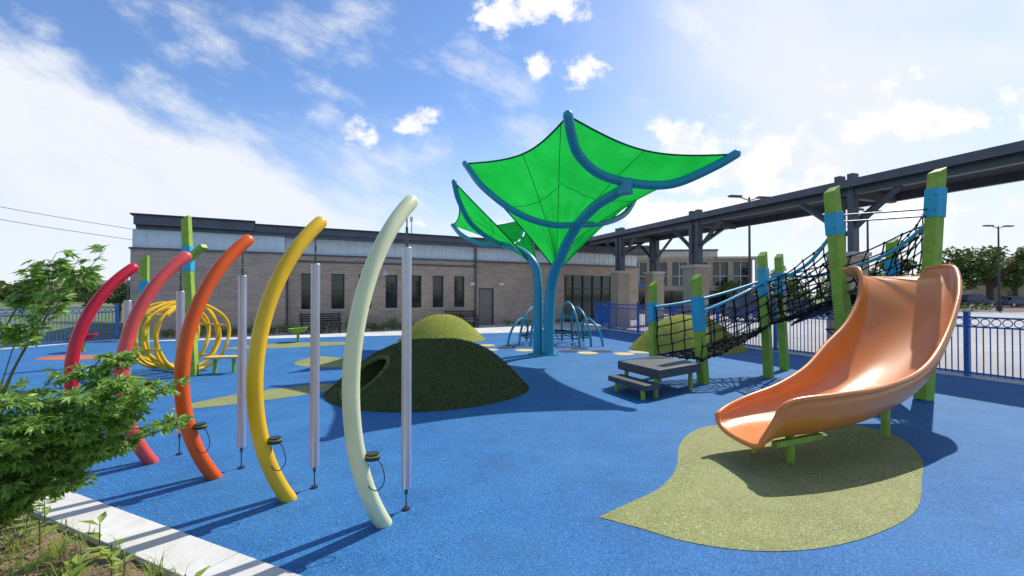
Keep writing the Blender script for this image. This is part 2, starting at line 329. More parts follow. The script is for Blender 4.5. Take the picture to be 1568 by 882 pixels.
# ------------------------------------------------------------------ shade canopy
def fabric_mat():
    m,nt,out=new_mat('shade_fabric'); N=nt.nodes; L=nt.links
    uv=N.new('ShaderNodeTexCoord')
    w=N.new('ShaderNodeTexNoise'); w.inputs['Scale'].default_value=40; L.new(uv.outputs['Object'],w.inputs['Vector'])
    n2=N.new('ShaderNodeTexNoise'); n2.inputs['Scale'].default_value=1.3; n2.inputs['Detail'].default_value=4; L.new(uv.outputs['Object'],n2.inputs['Vector'])
    a=N.new('ShaderNodeMath'); a.operation='ADD'; L.new(w.outputs[0],a.inputs[0]); L.new(n2.outputs[0],a.inputs[1])
    mr=N.new('ShaderNodeMapRange'); mr.inputs[1].default_value=0.7; mr.inputs[2].default_value=1.3; L.new(a.outputs[0],mr.inputs[0])
    mx=N.new('ShaderNodeMix'); mx.data_type='RGBA'; mx.inputs[6].default_value=(0.006,0.33,0.038,1); mx.inputs[7].default_value=(0.016,0.48,0.065,1)
    L.new(mr.outputs[0],mx.inputs[0])
    d=N.new('ShaderNodeBsdfDiffuse'); t=N.new('ShaderNodeBsdfTranslucent'); ms=N.new('ShaderNodeMixShader'); ms.inputs[0].default_value=0.6
    L.new(mx.outputs[2],d.inputs[0]); L.new(mx.outputs[2],t.inputs[0]); L.new(d.outputs[0],ms.inputs[1]); L.new(t.outputs[0],ms.inputs[2]); L.new(ms.outputs[0],out.inputs[0])
    return m
M['fabric']=fabric_mat(); M['seam']=mat('fabric_seam',(0.003,0.12,0.03),rough=0.9)
def sail(e,corners,Lo,sag=0.14,seams=(0.25,0.5,0.75),nr=28,nt_=16,rs=(0.55,),eh=1.4,ev=.72):
    cs=[Vector(c) for c in corners]; Lo=Vector(Lo); cen=sum(cs,Lo)/(len(cs)+1)
    bd=[]
    for i in range(len(cs)-1):
        for j in range(nt_):
            t=j/nt_; p=cs[i].lerp(cs[i+1],t); s=4*t*(1-t); p=p+(Vector((cen.x,cen.y,p.z))-p)*sag*s*1.1+Vector((0,0,-0.20*s)); bd.append(p)
    bd.append(cs[-1]); nb=len(bd)
    def S(r,i):
        b=bd[i]; k=i/(nb-1); mid=min(1,max(0,min(k,1-k)/.30)); mid=mid*mid*(3-2*mid)
        h=r**(1.06+(eh-1.06)*mid); v=r**(1.0+(ev-1.0)*mid)
        ripple=.02*math.sin(i*1.9+r*5)*math.sin(math.pi*min(1,r))
        return Vector((Lo.x+(b.x-Lo.x)*h,Lo.y+(b.y-Lo.y)*h,Lo.z+(b.z-Lo.z)*v+ripple))
    B=MB(); rr=[0.012+0.988*k/nr for k in range(nr+1)]
    for r in rr:
        for i in range(nb): B.v.append(tuple(S(r,i)))
    for k in range(nr):
        for i in range(nb-1): a=k*nb+i; B.f.append((a,a+1,a+nb+1,a+nb))
    B.obj('fabric','fabric',e,True,ang=3)
    T=MB()
    T.tube([S(1,i) for i in range(nb)],0.022,6); T.tube([S(r,0) for r in rr],0.022,6); T.tube([S(r,nb-1) for r in rr],0.022,6)
    for f in seams:
        i=int(f*(nb-1)); T.tube([S(r,i) for r in rr[3:]],0.008,4)
    for r in rs: T.tube([S(r,i) for i in range(nb)],0.008,4)
    T.obj('fabric_seams','seam',e,True)
e=empty('shade_canopy',(1.08,13.9,0))
A_=(1.1,9.2,5.30);C_=(4.97,10.4,4.90);D_=(-1.25,12.5,5.27);E_=(3.88,14.4,4.95);L_=(1.30,13.55,2.42)
sail(e,[D_,A_,C_,E_],L_,seams=(0.17,0.33,0.50,0.67,0.83),rs=(0.62,))
tb=MB()
tb.tube(crom([A_,(1.20,9.45,5.0),(1.40,9.85,4.72),(1.88,10.3,4.46),(2.54,10.7,4.36),(3.3,10.8,4.30),(3.85,10.7,4.36),(4.55,10.5,4.66),C_],6),0.105,14,rnd=True)
tb.tube(crom([D_,(-.73,12.0,4.52),(.10,11.8,3.85),(.93,12.0,3.58),(1.74,12.4,3.62),(2.64,13.0,3.79),(3.37,13.8,4.2),E_],6),0.085,14,rnd=True)
tb.obj('support_arm','teal',e,True)
pb=MB()
P=crom([(1.08,13.9,0),(1.10,13.9,1.2),(1.18,13.75,2.2),(1.38,13.2,2.85),(1.67,12.5,3.52),(2.07,11.8,3.98),(2.42,11.2,4.16),(2.59,10.75,4.22)],6)
pb.tube(P,[0.165-0.045*i/(len(P)-1) for i in range(len(P))],18,rnd=True)
pb.cyl((1.08,13.9,-.01),(1.08,13.9,.03),0.3,24); pb.cyl((2.59,10.72,4.08),(2.59,10.72,4.42),0.17,18)
for k in range(6): pb.cyl((1.08+.25*math.cos(k*1.047),13.9+.25*math.sin(k*1.047),.03),(1.08+.25*math.cos(k*1.047),13.9+.25*math.sin(k*1.047),.06),.025,6)
pb.obj('main_post','teal',e,True)
e=empty('shade_canopy',(.80,14.1,0))
P1=(-1.73,14.0,5.14);P2=(-2.25,17.8,4.40);P3=(0.6,18.6,4.75);L2=(.82,14.15,2.40)
sail(e,[P1,P2,P3],L2,seams=(0.25,0.5,0.75),rs=(0.6,),eh=1.2,ev=.85)
tb=MB()
P=crom([(.78,14.1,0),(.78,14.1,1.2),(.76,14.05,2.2),(.66,14.1,2.7),(.3,14.5,3.1),(-.3,15.2,3.4)],6)
tb.tube(P,[0.15-0.04*i/(len(P)-1) for i in range(len(P))],16,rnd=True)
tb.tube(crom([P1,(-1.6,14.2,4.6),(-1.2,14.6,3.9),(-.3,15.2,3.38),(.3,16.6,3.7),P3],6),0.08,12,rnd=True)
tb.tube(crom([P2,(-1.8,16.8,3.9),(-1.1,15.9,3.5),(-.3,15.2,3.4)],6),0.08,12,rnd=True)
tb.cyl((.78,14.1,-.01),(.78,14.1,.03),0.28,24)
tb.obj('post_and_arms','teal',e,True)
# ------------------------------------------------------------------ slide
e=empty('playground_slide',(4,6,0))
st=[ # N x,y,rim  F x,y,rim  floor
 (2.44,4.60,0.36, 2.36,5.42,0.42, 0.26),
 (2.56,4.62,0.52, 2.55,5.55,0.48, 0.27),
 (2.74,4.66,0.72, 2.85,5.68,0.56, 0.29),
 (3.30,4.78,0.77, 3.30,5.86,0.66, 0.31),
 (3.95,5.02,0.80, 3.80,6.10,0.84, 0.37),
 (4.75,5.45,0.92, 4.28,6.42,1.10, 0.52),
 (5.50,5.98,1.24, 4.78,6.72,1.38, 0.80),
 (6.22,6.55,1.76, 5.18,7.02,1.74, 1.25),
 (6.72,7.10,2.14, 5.40,7.28,2.12, 1.76),
 (6.86,7.42,2.24, 5.48,7.52,2.22, 2.02),
 (6.88,7.80,2.22, 5.52,7.80,2.20, 2.06)]
Nn=crom([s[0:3] for s in st],6); Ff=crom([s[3:6] for s in st],6); Fl=crom([(s[6],0,0) for s in st],6)
B=MB(); na=25
for a,b,c in zip(Nn,Ff,Fl):
    for k in range(na):
        x=0.5-0.5*math.cos(math.pi*k/(na-1)); sd=abs(2*x-1); rim=a.z if x<0.5 else b.z
        p=a.lerp(b,x); ex=2.6; hh=1-(1-sd**ex)**(1/ex); B.v.append((p.x,p.y,c.x+(rim-c.x)*hh))
for i in range(len(Nn)-1):
    for k in range(na-1): j=i*na+k; B.f.append((j,j+1,j+na+1,j+na))
o=B.obj('slide_chute','slide',e,True,ang=3); sm=o.modifiers.new('s','SOLIDIFY'); sm.thickness=0.035; sm.offset=0
rimp=[Vector(p) for p in reversed(Nn)]+[Vector(B.v[k]) for k in range(2,na-2)]+[Vector(p) for p in Ff]
RB=MB().tube(rimp,0.030,12,rnd=True)
top=[Vector(B.v[(len(Nn)-1)*na+k]) for k in range(na)]; RB.tube(top,0.028,10)
RB.obj('slide_rim','slide',e,True)
s=MB()
s.cyl((2.98,5.06,0),(2.98,5.06,.28),.045,14); s.beam((2.72,4.9,.235),(3.4,5.2,.235),.06,.06); s.cyl((2.75,5.35,0),(2.75,5.35,.26),.03,10)
s.cyl((4.75,6.0,0),(4.75,6.0,.55),.05,14)
s.obj('support_leg','lime',e,True)
# ------------------------------------------------------------------ climbing structure
e=empty('climbing_structure',(5.5,9,0))
lp=MB(); sl=MB(); bt=MB()
def post(b,t,w=.2,d=.15,roll=.5,band=None):
    b,t=Vector(b),Vector(t); lp.beam(b,t,w,d,w*.92,d*.92,roll=roll,slant=.05)
    if band:
        a,c=[(z-b.z)/(t.z-b.z) for z in band]; sl.beam(b.lerp(t,a),b.lerp(t,c),w+.014,d+.014,roll=roll)
        for f in(a+.03,c-.03):
            p=b.lerp(t,f); dd=Vector((p.x,p.y,0)).normalized(); bt.cyl(p-dd*(.02+d*.62),p,.014,8)
post((3.05,10.1,0),(3.02,10.1,2.02),.15,.15,.4,(1.2,1.62))
post((3.84,9.46,0),(3.70,9.46,2.14),.2,.15,.4,(1.05,1.75))
post((5.50,10.1,0),(5.38,10.1,2.66),.17,.15,.6,(1.75,2.35))
post((6.42,11.1,0),(6.30,11.1,2.70),.17,.15,.6,(1.75,2.3))
post((6.02,8.4,0),(5.72,8.4,3.67),.22,.18,.3,(2.85,3.25))
post((6.98,8.0,0),(7.30,8.05,3.92),.22,.18,.2,(3.1,3.6))
post((7.75,9.6,0),(7.85,9.7,2.9),.18,.16,.2,(2.0,2.5))
lp.obj('post','lime',e,bevel=.012); sl.obj('post_sleeve','cyanblue',e,bevel=.01); bt.obj('bolt','steel',e,True)
dk=MB()
def quadslab(P,z,th):
    n=len(P); vs=[(x,y,z-th) for x,y in P]+[(x,y,z) for x,y in P]
    dk.add(vs,[tuple(range(n-1,-1,-1)),tuple(range(n,2*n))]+[(i,(i+1)%n,n+(i+1)%n,n+i) for i in range(n)])
quadslab([(2.05,9.15),(2.50,8.02),(3.55,8.85),(3.10,9.95)],.50,.16)
quadslab([(1.80,8.85),(2.20,7.85),(2.52,8.0),(2.10,9.02)],.27,.10)
quadslab([(6.05,8.15),(7.0,7.85),(7.75,9.3),(6.25,9.3)],1.88,.10)
dk.obj('deck','deck',e,bevel=.012)
lg=MB()
for x,y,z in[(2.5,8.2,.34),(2.2,9.05,.34),(3.35,8.85,.34),(1.95,8.75,.17),(2.22,8.0,.17),(3.05,9.75,.34)]: lg.cyl((x,y,0),(x,y,z),.04,10)
lg.obj('deck_leg','lime',e,True)
rl=MB()
rl.tube(crom([(3.05,10.0,1.52),(3.8,10.2,1.62),(4.9,10.6,1.85),(6.3,11.05,2.25)],6),.032,10)
rl.tube(crom([(3.80,9.40,1.45),(4.3,9.55,1.62),(4.9,9.8,1.85),(5.42,10.05,2.05),(5.6,9.6,2.15),(5.72,9.0,2.42),(5.80,8.45,2.93)],6),.032,10)
rl.tube(crom([(6.32,11.05,2.25),(6.6,10.3,2.18),(6.9,9.4,2.36),(7.1,8.7,2.62),(7.22,8.1,3.05)],6),.032,10)
rl.obj('handrail','railblue',e,True)
br=MB()
for z in(3.20,3.08): br.cyl((5.78,8.4,z),(7.25,8.05,z+.06),.014,8)
br.cyl((7.35,8.05,3.1),(7.85,9.6,2.6),.014,8)
br.obj('cross_bar','steel',e,True)
rp=MB()
def net(a0,a1,b0,b1,nu,nv,sag=0,r=.014,diag=False):
    a0,a1,b0,b1=map(Vector,(a0,a1,b0,b1))
    def S(u,v): p=(a0.lerp(a1,u)).lerp(b0.lerp(b1,u),v); p.z-=sag*4*u*(1-u); return p+Vector((U(-.02,.02),U(-.02,.02),U(-.02,.02)))
    G=[[S(i/nu,j/nv) for j in range(nv+1)] for i in range(nu+1)]
    for i in range(nu+1): rp.tube([G[i][j] for j in range(nv+1)],r,4)
    for j in range(nv+1): rp.tube([G[i][j] for i in range(nu+1)],r,4)
    for row in G:
        for p in row: rp.tube([p-Vector((0,0,r*2)),p,p+Vector((0,0,r*2))],[r*.6,r*2,r*.6],5)
net((3.1,9.95,.5),(6.3,11.0,1.2),(3.75,9.3,.5),(5.5,9.95,1.2),12,6,.1,.018)
net((3.05,10.0,1.5),(6.3,11.05,2.22),(3.1,9.95,.5),(6.3,11.0,1.2),10,5,.06)
net((3.8,9.4,1.43),(5.42,10.05,2.03),(3.75,9.3,.5),(5.5,9.95,1.2),6,4,.04)
net((5.5,9.95,1.2),(6.05,8.5,1.85),(6.3,11.0,1.2),(7.5,9.3,1.85),9,7,.06,.022)
net((5.45,9.95,2.05),(5.82,8.5,2.9),(5.5,9.95,1.2),(6.05,8.5,1.85),7,5,.12)
net((6.32,11.0,2.24),(7.2,8.2,3.0),(6.3,11.0,1.2),(7.5,9.3,1.85),9,6,.12)
net((7.25,8.1,3.3),(7.83,9.6,2.7),(7.1,8.1,1.9),(7.78,9.5,1.9),5,6,.0)
net((5.82,8.42,2.5),(5.98,8.1,1.9),(5.40,10.0,1.6),(5.5,9.95,1.2),4,6,.0)
for z in(.9,1.2,1.5): rp.tube([(6.1,8.6,z),(6.2,9.3,z+.2),(7.7,9.4,z+.15)],.014,4)
rp.obj('rope_net','rope',e)
MB().add([(5.75,9.7,1.18),(6.3,10.5,1.18),(7.1,9.35,1.80),(6.15,8.95,1.80),(5.75,9.7,1.12),(6.3,10.5,1.12),(7.1,9.35,1.74),(6.15,8.95,1.74)],[(0,1,2,3),(7,6,5,4),(0,4,5,1),(1,5,6,2),(2,6,7,3),(3,7,4,0)]).obj('ramp_belt','black',e)
# ------------------------------------------------------------------ dome climber
e=empty('net_dome_climber',(1.6,17,0)); t_=MB(); r=MB()
c=Vector((1.55,17.0,0)); vr=Vector((1,-.09,0)); vd=Vector((.09,1,0))
for sx in(-1,1):
    for k,(off,tilt,hh) in enumerate(((.55,.25,1.5),(.95,.45,1.3),(1.35,.5,.9))):
        b=c+vr*sx*off
        t_.tube([b+vd*(-.95*math.cos(a)*(1-.1*k))+vr*sx*(-tilt*.35+tilt*.0)*math.sin(a)+vr*sx*.28*math.cos(a)+Vector((0,0,hh*math.sin(a)**.8)) for a in [.001+(math.pi-.002)*i/22 for i in range(23)]],.042,8)
for z,w_ in((1.0,.5),(.45,1.0)):
    for yy in(-.6,.6): t_.tube([c+vr*x+vd*yy*(1-.3*abs(x))+Vector((0,0,z-.12*(x/1.3)**2)) for x in [-w_-.3+(2*w_+.6)*i/8 for i in range(9)]],.02,6)
for rr,z in((1.2,.28),(.95,.36),(.7,.42),(.45,.46)): r.tube([c+Vector((rr*math.cos(a),rr*math.sin(a),z)) for a in [k*math.pi/8 for k in range(16)]],.016,4,True)
for k in range(12):
    a=k*math.pi/6; d=Vector((math.cos(a),math.sin(a),0)); r.tube([c+d*1.3+Vector((0,0,.25)),c+Vector((0,0,.48))],.014,4)
for sx in(-1,1):
    for k in range(5): r.tube([c+vr*sx*(.6+.15*k)+vd*-.7+Vector((0,0,.25)),c+vr*sx*(.5+.12*k)+Vector((0,0,1.2-.12*k))],.011,4)
t_.obj('arch_tube','teal',e,True); r.obj('rope_net','rope',e)
# ------------------------------------------------------------------ ring tunnel climber
e=empty('ring_tunnel_climber',(-8,11,0)); ax=Vector((-.90,.436,0)); ox=Vector((.436,.90,0)); c=Vector((-7.25,10.75,.82)); t_=MB()
for i in range(7):
    cc=c+ax*(i*.205); ph=(i%3)*1.4; tw=.10 if i%2 else -.08
    t_.tube([cc+(ox*math.cos(a)+Vector((0,0,math.sin(a))))*(.755+.030*math.sin(5*a+ph)+.028*math.sin(3*a+ph*1.7))+ax*(.05*math.sin(4*a+ph)+tw*math.cos(a)) for a in [2*math.pi*k/80 for k in range(80)]],.038,8,True)
for k in range(6):
    a=.3+k*1.05; d=(ox*math.cos(a)+Vector((0,0,math.sin(a))))*.76; t_.tube([c+d+ax*t for t in(-.05,.6,1.27)],.026,8)
t_.obj('yellow_ring','yellow',e,True)
lp=MB(); sl=MB()
post((-7.0,10.35,0),(-7.22,10.4,3.48),.20,.16,.2,(2.3,2.85)); post((-9.6,12.3,0),(-9.62,12.3,2.75),.2,.18,.4,(1.5,2.15))
lp.beam((-7.25,10.4,2.5),(-6.75,10.3,2.85),.2,.1,.16,.1)
lp.obj('post','lime',e,bevel=.01); sl.obj('post_sleeve','cyanblue',e,bevel=.01)
MB().box((-6.55,10.7,.36),(.7,.3,.05),.2).obj('step_board','tan_rubber',e,bevel=.01)
s=MB(); s.cyl((-6.75,10.7,0),(-6.75,10.7,.34),.04,8); s.cyl((-6.35,10.75,0),(-6.35,10.75,.34),.04,8); s.obj('step_leg','lime',e,True)
def spinner(x,y,m):
    e=empty('spinner_seat',(x,y,0)); b=MB()
    prof=[(0.0,.32),(.18,.33),(.30,.40),(.36,.52),(.34,.53),(.27,.43),(.0,.37)]; n=20
    for (r,z) in prof:
        for k in range(n): b.v.append((x+r*math.cos(2*math.pi*k/n),y+r*math.sin(2*math.pi*k/n),z+.1*math.cos(2*math.pi*k/n)*r))
    for i in range(len(prof)-1):
        for k in range(n): b.f.append((i*n+k,i*n+(k+1)%n,(i+1)*n+(k+1)%n,(i+1)*n+k))
    b.obj('bowl',m,e,True); MB().cyl((x,y,0),(x,y,.34),.05,10).obj('stem','lime',e,True)
spinner(-13.3,14.6,'red'); spinner(-8.0,17.6,'lime')
# ------------------------------------------------------------------ fences
def fence(name,p0,p1,h=1.32,cs=True):
    p0,p1=Vector((*p0,0)),Vector((*p1,0)); Ln=(p1-p0).length; d=(p1-p0)/Ln; a=math.atan2(d.y,d.x); e=empty(name,tuple(p0),a)
    pk=MB(); ps=MB(); rg=MB(); n=max(1,round(Ln/2.4)); sp=Ln/n
    for i in range(n+1): ps.b2(i*sp-.045,i*sp+.045,-.045,.045,-.03,h+.08); ps.b2(i*sp-.055,i*sp+.055,-.055,.055,h+.08,h+.10)
    for z in(.10,h-.23,h-.03):
        for i in range(n): pk.b2(i*sp+.045,(i+1)*sp-.045,-.018,.018,z-.018,z+.018)
    for i in range(n):
        m=round((sp-.09)/.115)
        for k in range(1,m):
            x=i*sp+.045+(sp-.09)*k/m; pk.b2(x-.009,x+.009,-.009,.009,.06,h-.248)
        m2=round((sp-.09)/.17)
        for k in range(m2):
            x=i*sp+.045+(sp-.09)*(k+.5)/m2; rg.tube([(x+.075*math.cos(t),0,h-.13+.075*math.sin(t)) for t in [2*math.pi*j/14 for j in range(14)]],.010,4,True)
    pk.obj('picket','fence',e,local=True); ps.obj('fence_post','fence',e,local=True); rg.obj('ring_ornament','fence',e,local=True)
    if cs: MB().b2(-.1,Ln+.1,-.16,.16,-.1,.02).obj('footing','concrete',e,local=True)
fence('metal_fence',(13.2,1.3),(4.9,23.6))
fence('metal_fence',(-18.0,11.4),(-15.45,18.4))
fence('metal_fence',(4.9,23.7),(4.9,27.6))
# ------------------------------------------------------------------ school building
ang=math.atan2(.479,.878); e=empty('school_building',(-15.5,19.5,0),ang)
W=MB()
D0=14.0
wins=[6.5,7.85,9.15,10.5,11.8,13.05,14.3]; ww=.31
W.b2(-.2,5.5,-.38,D0,-.1,3.62)
W.b2(5.5,15.36,0,.3,-.1,1.05); W.b2(5.5,15.36,0,.3,2.78,3.62)
x=5.5
for w in wins: W.b2(x,w-ww,0,.3,1.05,2.78); x=w+ww
W.b2(x,15.36,0,.3,1.05,2.78)
W.b2(15.36,15.55,.12,.4,-.1,3.62); W.b2(15.55,16.5,.12,.4,2.12,3.62); W.b2(16.5,21.5,.12,.4,-.1,3.62); W.b2(21.5,25.5,.12,.4,3.0,3.62); W.b2(25.5,27.5,.12,.4,-.1,3.62)
W.b2(5.5,27.5,D0-.3,D0,-.1,3.62); W.b2(27.5,27.8,.12,D0,-.1,3.62)
W.obj('brick_wall','brick',e,local=True)
F=MB(); G=MB(); S=MB()
for w in wins:
    G.b2(w-ww+.04,w+ww-.04,.15,.17,1.09,2.74)
    for a,b,z0,z1 in((w-ww,w-ww+.04,1.05,2.78),(w+ww-.04,w+ww,1.05,2.78),(w-ww+.04,w+ww-.04,2.74,2.78),(w-ww+.04,w+ww-.04,1.05,1.09),(w-ww+.04,w+ww-.04,1.90,1.94)): F.b2(a,b,.10,.16,z0,z1)
    S.b2(w-ww-.05,w+ww+.05,-.04,.10,.98,1.048)
G.b2(21.5,25.5,.3,.33,0,3.0)
for i in range(6): F.b2(21.5+i*.8-.04 if i else 21.5,21.5+i*.8+.04 if i<5 else 25.5,.22,.30,0,3.0)
for z in(.1,2.1): F.b2(21.5,25.5,.235,.298,z,z+.08)
F.obj('window_frame','frame',e,local=True); G.obj('window_glass','glass',e,local=True); S.obj('window_sill','stucco',e,local=True)
MB().b2(15.6,16.45,.22,.28,0,2.07).obj('door','door',e,local=True)
DF=MB(); DF.b2(15.55,15.6,.15,.30,0,2.12); DF.b2(16.45,16.5,.15,.30,0,2.12); DF.b2(15.6,16.45,.15,.30,2.07,2.12); DF.b2(16.33,16.37,.16,.22,.98,1.06); DF.obj('door_frame','frame',e,local=True)
P_=MB(); P_.b2(-.15,5.45,-.33,D0-.1,3.70,4.45); P_.b2(5.45,27.6,.05,D0-.1,3.70,4.45)
x=-.1
while x<27.4:
    y=-.36 if x<5.4 else .02
    P_.b2(x,x+.035,y,y+.03,3.70,4.45); x+=.40
P_.obj('metal_panel','panel',e,local=True)
K=MB(); K.b2(-.25,5.58,-.46,D0+.1,3.62,3.70); K.b2(5.58,27.8,-.06,D0+.1,3.62,3.70)
K.b2(5.5,15.36,-.03,.0,3.30,3.40)
K.b2(-.05,4.2,-.75,D0+.4,4.60,4.98); K.b2(4.2,28.2,-.60,D0+.4,4.58,4.88); K.b2(-.02,28.0,-.50,D0+.2,4.45,4.58)
K.b2(15.22,15.32,-.10,-.0,0,4.4); K.b2(5.52,5.62,-.11,-.002,0,3.6)
K.obj('roof_fascia','fascia',e,local=True,bevel=.01)
K=MB(); K.b2(-.15,4.25,-.85,D0+.5,4.98,5.03); K.b2(4.25,28.3,-.70,D0+.5,4.88,4.93); K.obj('roof_coping','frame',e,local=True)
K=MB(); K.cyl((12,1.5,4.9),(12,1.5,6.1),.035,8); K.cyl((12,1.5,5.9),(12,1.5,6.15),.09,8); K.b2(14,17,5,8,4.9,5.5); K.obj('roof_vent','panel',e,local=True)
K=MB()
for x in(15.05,16.95): K.b2(x-.14,x+.14,-.12 if x<15.3 else -.02,.0 if x<15.3 else .118,2.28,2.44)
K.tube([(10.05+.0,0,3.0),(10.05,-.25,3.12),(10.05,-.45,3.05),(10.05,-.5,2.9)],.02,8); K.cyl((10.05,-.5,2.92),(10.05,-.5,2.75),.06,12,.17)
K.obj('wall_lamp','white',e,local=True)
def leafcloud(B,c,r,n,s,flat=1.0):
    c=Vector(c)
    for i in range(n):
        while True:
            p=Vector((U(-1,1),U(-1,1),U(-1,1)))
            if p.length<=1: break
        p=p*(.55+.45*R()); p=Vector((p.x*r[0],p.y*r[1],p.z*r[2]))+c
        a=Vector((U(-1,1),U(-1,1),U(-.6,.6))).normalized(); b=a.cross(Vector((U(-1,1),U(-1,1),U(-1,1)))).normalized(); L=s*U(.6,1.4)
        B.add([p-a*L*.5,p+b*L*.28,p+a*L*.5,p-b*L*.28],[(0,1,2,3)])
sh=MB()
s_=1.2
while s_<15:
    h=U(.25,.62); x=-15.5+.878*s_+.479*U(.75,1.2); y=19.5+.479*s_-.878*U(.75,1.2); leafcloud(sh,(x,y,h*.55),(U(.25,.45),.35,h*.6),150,.10)
    for k in range(14):
        a=U(-.3,.3); sh.add([(x+a-.01,y,0),(x+a+.01,y,0),(x+a+U(-.2,.2),y+U(-.2,.2),h*U(1.0,1.5))],[(0,1,2)])
    s_+=U(.3,.75)
s_=16.9
while s_<21:
    h=U(.2,.4); leafcloud(sh,(-15.5+.878*s_+.4,19.5+.479*s_-.7,h*.5),(.35,.3,h*.6),120,.09); s_+=.6
sh.obj('shrub_bed','leaf_shrub')
# ------------------------------------------------------------------ benches
def bench(x,y,rz):
    e=empty('park_bench',(x,y,0),rz); b=MB()
    for i in range(5): b.b2(-.9,.9,-.22+i*.095,-.22+i*.095+.07,.43,.455)
    for i in range(4): b.b2(-.9,.9,.26+i*.02,.285+i*.02,.52+i*.1,.59+i*.1)
    b.obj('seat_slats','black',e,local=True); l=MB()
    for xx in(-.8,0,.8):
        l.b2(xx-.03,xx+.03,-.22,-.17,0,.43); l.b2(xx-.03,xx+.03,.2,.25,0,.43); l.b2(xx-.03,xx+.03,-.17,.2,.38,.43); l.beam((xx,.25,.40),(xx,.36,.92),.05,.04)
        l.b2(xx-.03,xx+.03,-.2,.26,.62,.65); l.b2(xx-.03,xx+.03,-.22,-.18,.43,.62)
    l.obj('bench_frame','black',e,local=True)
def fac(s_,o): return (-15.5+.878*s_+.479*o,19.5+.479*s_-.878*o)
bench(*fac(6.9,1.6),ang); bench(*fac(13.9,1.4),ang)
# ------------------------------------------------------------------ covered walkway
w=Vector((-.347,.938,0)); wa=math.atan2(w.y,w.x); st0=Vector((14.15,5.0,0)); e=empty('covered_walkway',tuple(st0),wa)
LN=31; K=MB()
for y in(.12,-2.2): K.b2(-6,LN,y-.08,y+.08,4.84,5.08)
K.b2(-6,LN,-2.7,.5,5.16,5.22); K.b2(-6,LN,.5,.55,5.03,5.26); K.b2(-6,LN,-2.75,-2.7,5.03,5.26)
for i in range(18): K.b2(-6,LN,-2.6+i*.17,-2.55+i*.17,5.082,5.157)
K.obj('roof','fascia',e,local=True)
Cc=MB(); Pc=MB(); Cp=MB()
def yl(Y): return (Y-5.0)/.938
cols=[yl(8.6),yl(14.7),yl(20.9),yl(26.5),yl(32)]
for ci,x in enumerate(cols):
    for y,hp in(((.12,2.95),) if ci<3 else ((.12,2.95),(-2.2,2.95))):
        Pc.b2(x-.38,x+.38,y-.38,y+.38,-.05,hp); Cp.b2(x-.45,x+.45,y-.45,y+.45,hp,hp+.12)
        for o in(-.2,.2): Cc.b2(x+o-.09,x+o+.09,y-.13,y+.13,hp+.12,5.5 if y>0 else 5.0)
        Cc.b2(x-.11,x+.11,y-.05,y+.05,3.6,3.75)
        for sg in(-1,1): Cc.tube(crom([(x+sg*.28,y+.0,3.85),(x+sg*.8,y,4.3),(x+sg*1.5,y,4.84)],4),.10,4)
    Cc.b2(x-.09,x+.09,-2.12,.04,4.78,5.0); Cc.tube([(x,-.01,3.9),(x,-1.0,4.5),(x,-1.5,4.8)],.09,4)
Cc.obj('steel_column','fascia',e,local=True); Pc.obj('brick_pier','brick_tan',e,local=True); Cp.obj('pier_cap','stucco',e,local=True)
# ------------------------------------------------------------------ second building
e=empty('office_building',(9.0,47,0),-.08)
K=MB(); K.b2(0,14.5,0,12,-.1,2.6); K.b2(0,1.0,0,.35,2.6,5.2);K.b2(1.0,14.5,0,.35,4.9,5.2)
wx=[1.0+i*1.95 for i in range(7)]
for x in wx: K.b2(x+1.45,min(x+1.95,14.5),0,.35,2.6,4.9)
K.obj('brick_wall','brick_tan',e,local=True)
K=MB(); K.b2(-.4,11,-.6,12,5.4,5.95); K.b2(11,15.2,-.8,12,5.2,5.4); K.b2(14.6,14.9,-.6,-.3,0,5.2); K.b2(-.2,10.9,-.3,11.9,5.2,5.4); K.obj('roof','stucco',e,local=True)
K=MB(); K.b2(-.5,11.05,-.7,12,5.95,6.12); K.b2(3.0,5.5,2,5,6.12,6.8); K.obj('roof_coping','fascia',e,local=True)
K=MB(); K.b2(1,14.5,.2,.25,2.6,4.9); K.b2(1,13,-.03,-.005,.3,2.1); K.obj('window_glass','glass',e,local=True)
K=MB()
for x in wx: K.b2(x+.7,x+.76,.12,.19,2.6,4.9); K.b2(x,x+1.45,.12,.19,3.5,3.56)
K.obj('window_frame','white',e,local=True)
K=MB(); K.b2(-1,5,-1.6,-.05,2.45,2.75); K.obj('blue_awning','fence',e,local=True)
def house(x,y,w_,d,h,rz):
    e=empty('brick_house',(x,y,0),rz); b=MB(); b.b2(-w_/2,w_/2,-d/2,d/2,-.1,h); b.obj('walls','brick_tan',e,local=True)
    r=MB(); o=.5; r.add([(-w_/2-o,-d/2-o,h),(w_/2+o,-d/2-o,h),(w_/2+o,d/2+o,h),(-w_/2-o,d/2+o,h),(-w_/2+2.5,0,h+2.4),(w_/2-2.5,0,h+2.4)],[(0,1,5,4),(1,2,5),(2,3,4,5),(3,0,4),(3,2,1,0)]); r.obj('roof','roof_br',e,local=True)
    g=MB()
    for k in(-.3,0,.3): g.b2(w_*k-.7,w_*k+.7,-d/2-.04,-d/2-.01,1,2.3)
    g.obj('windows','glass',e,local=True)
house(84,78,16,9,5.6,-.1); house(108,92,16,9,5.6,-.2); house(-98,112,22,9,2.6,.3)
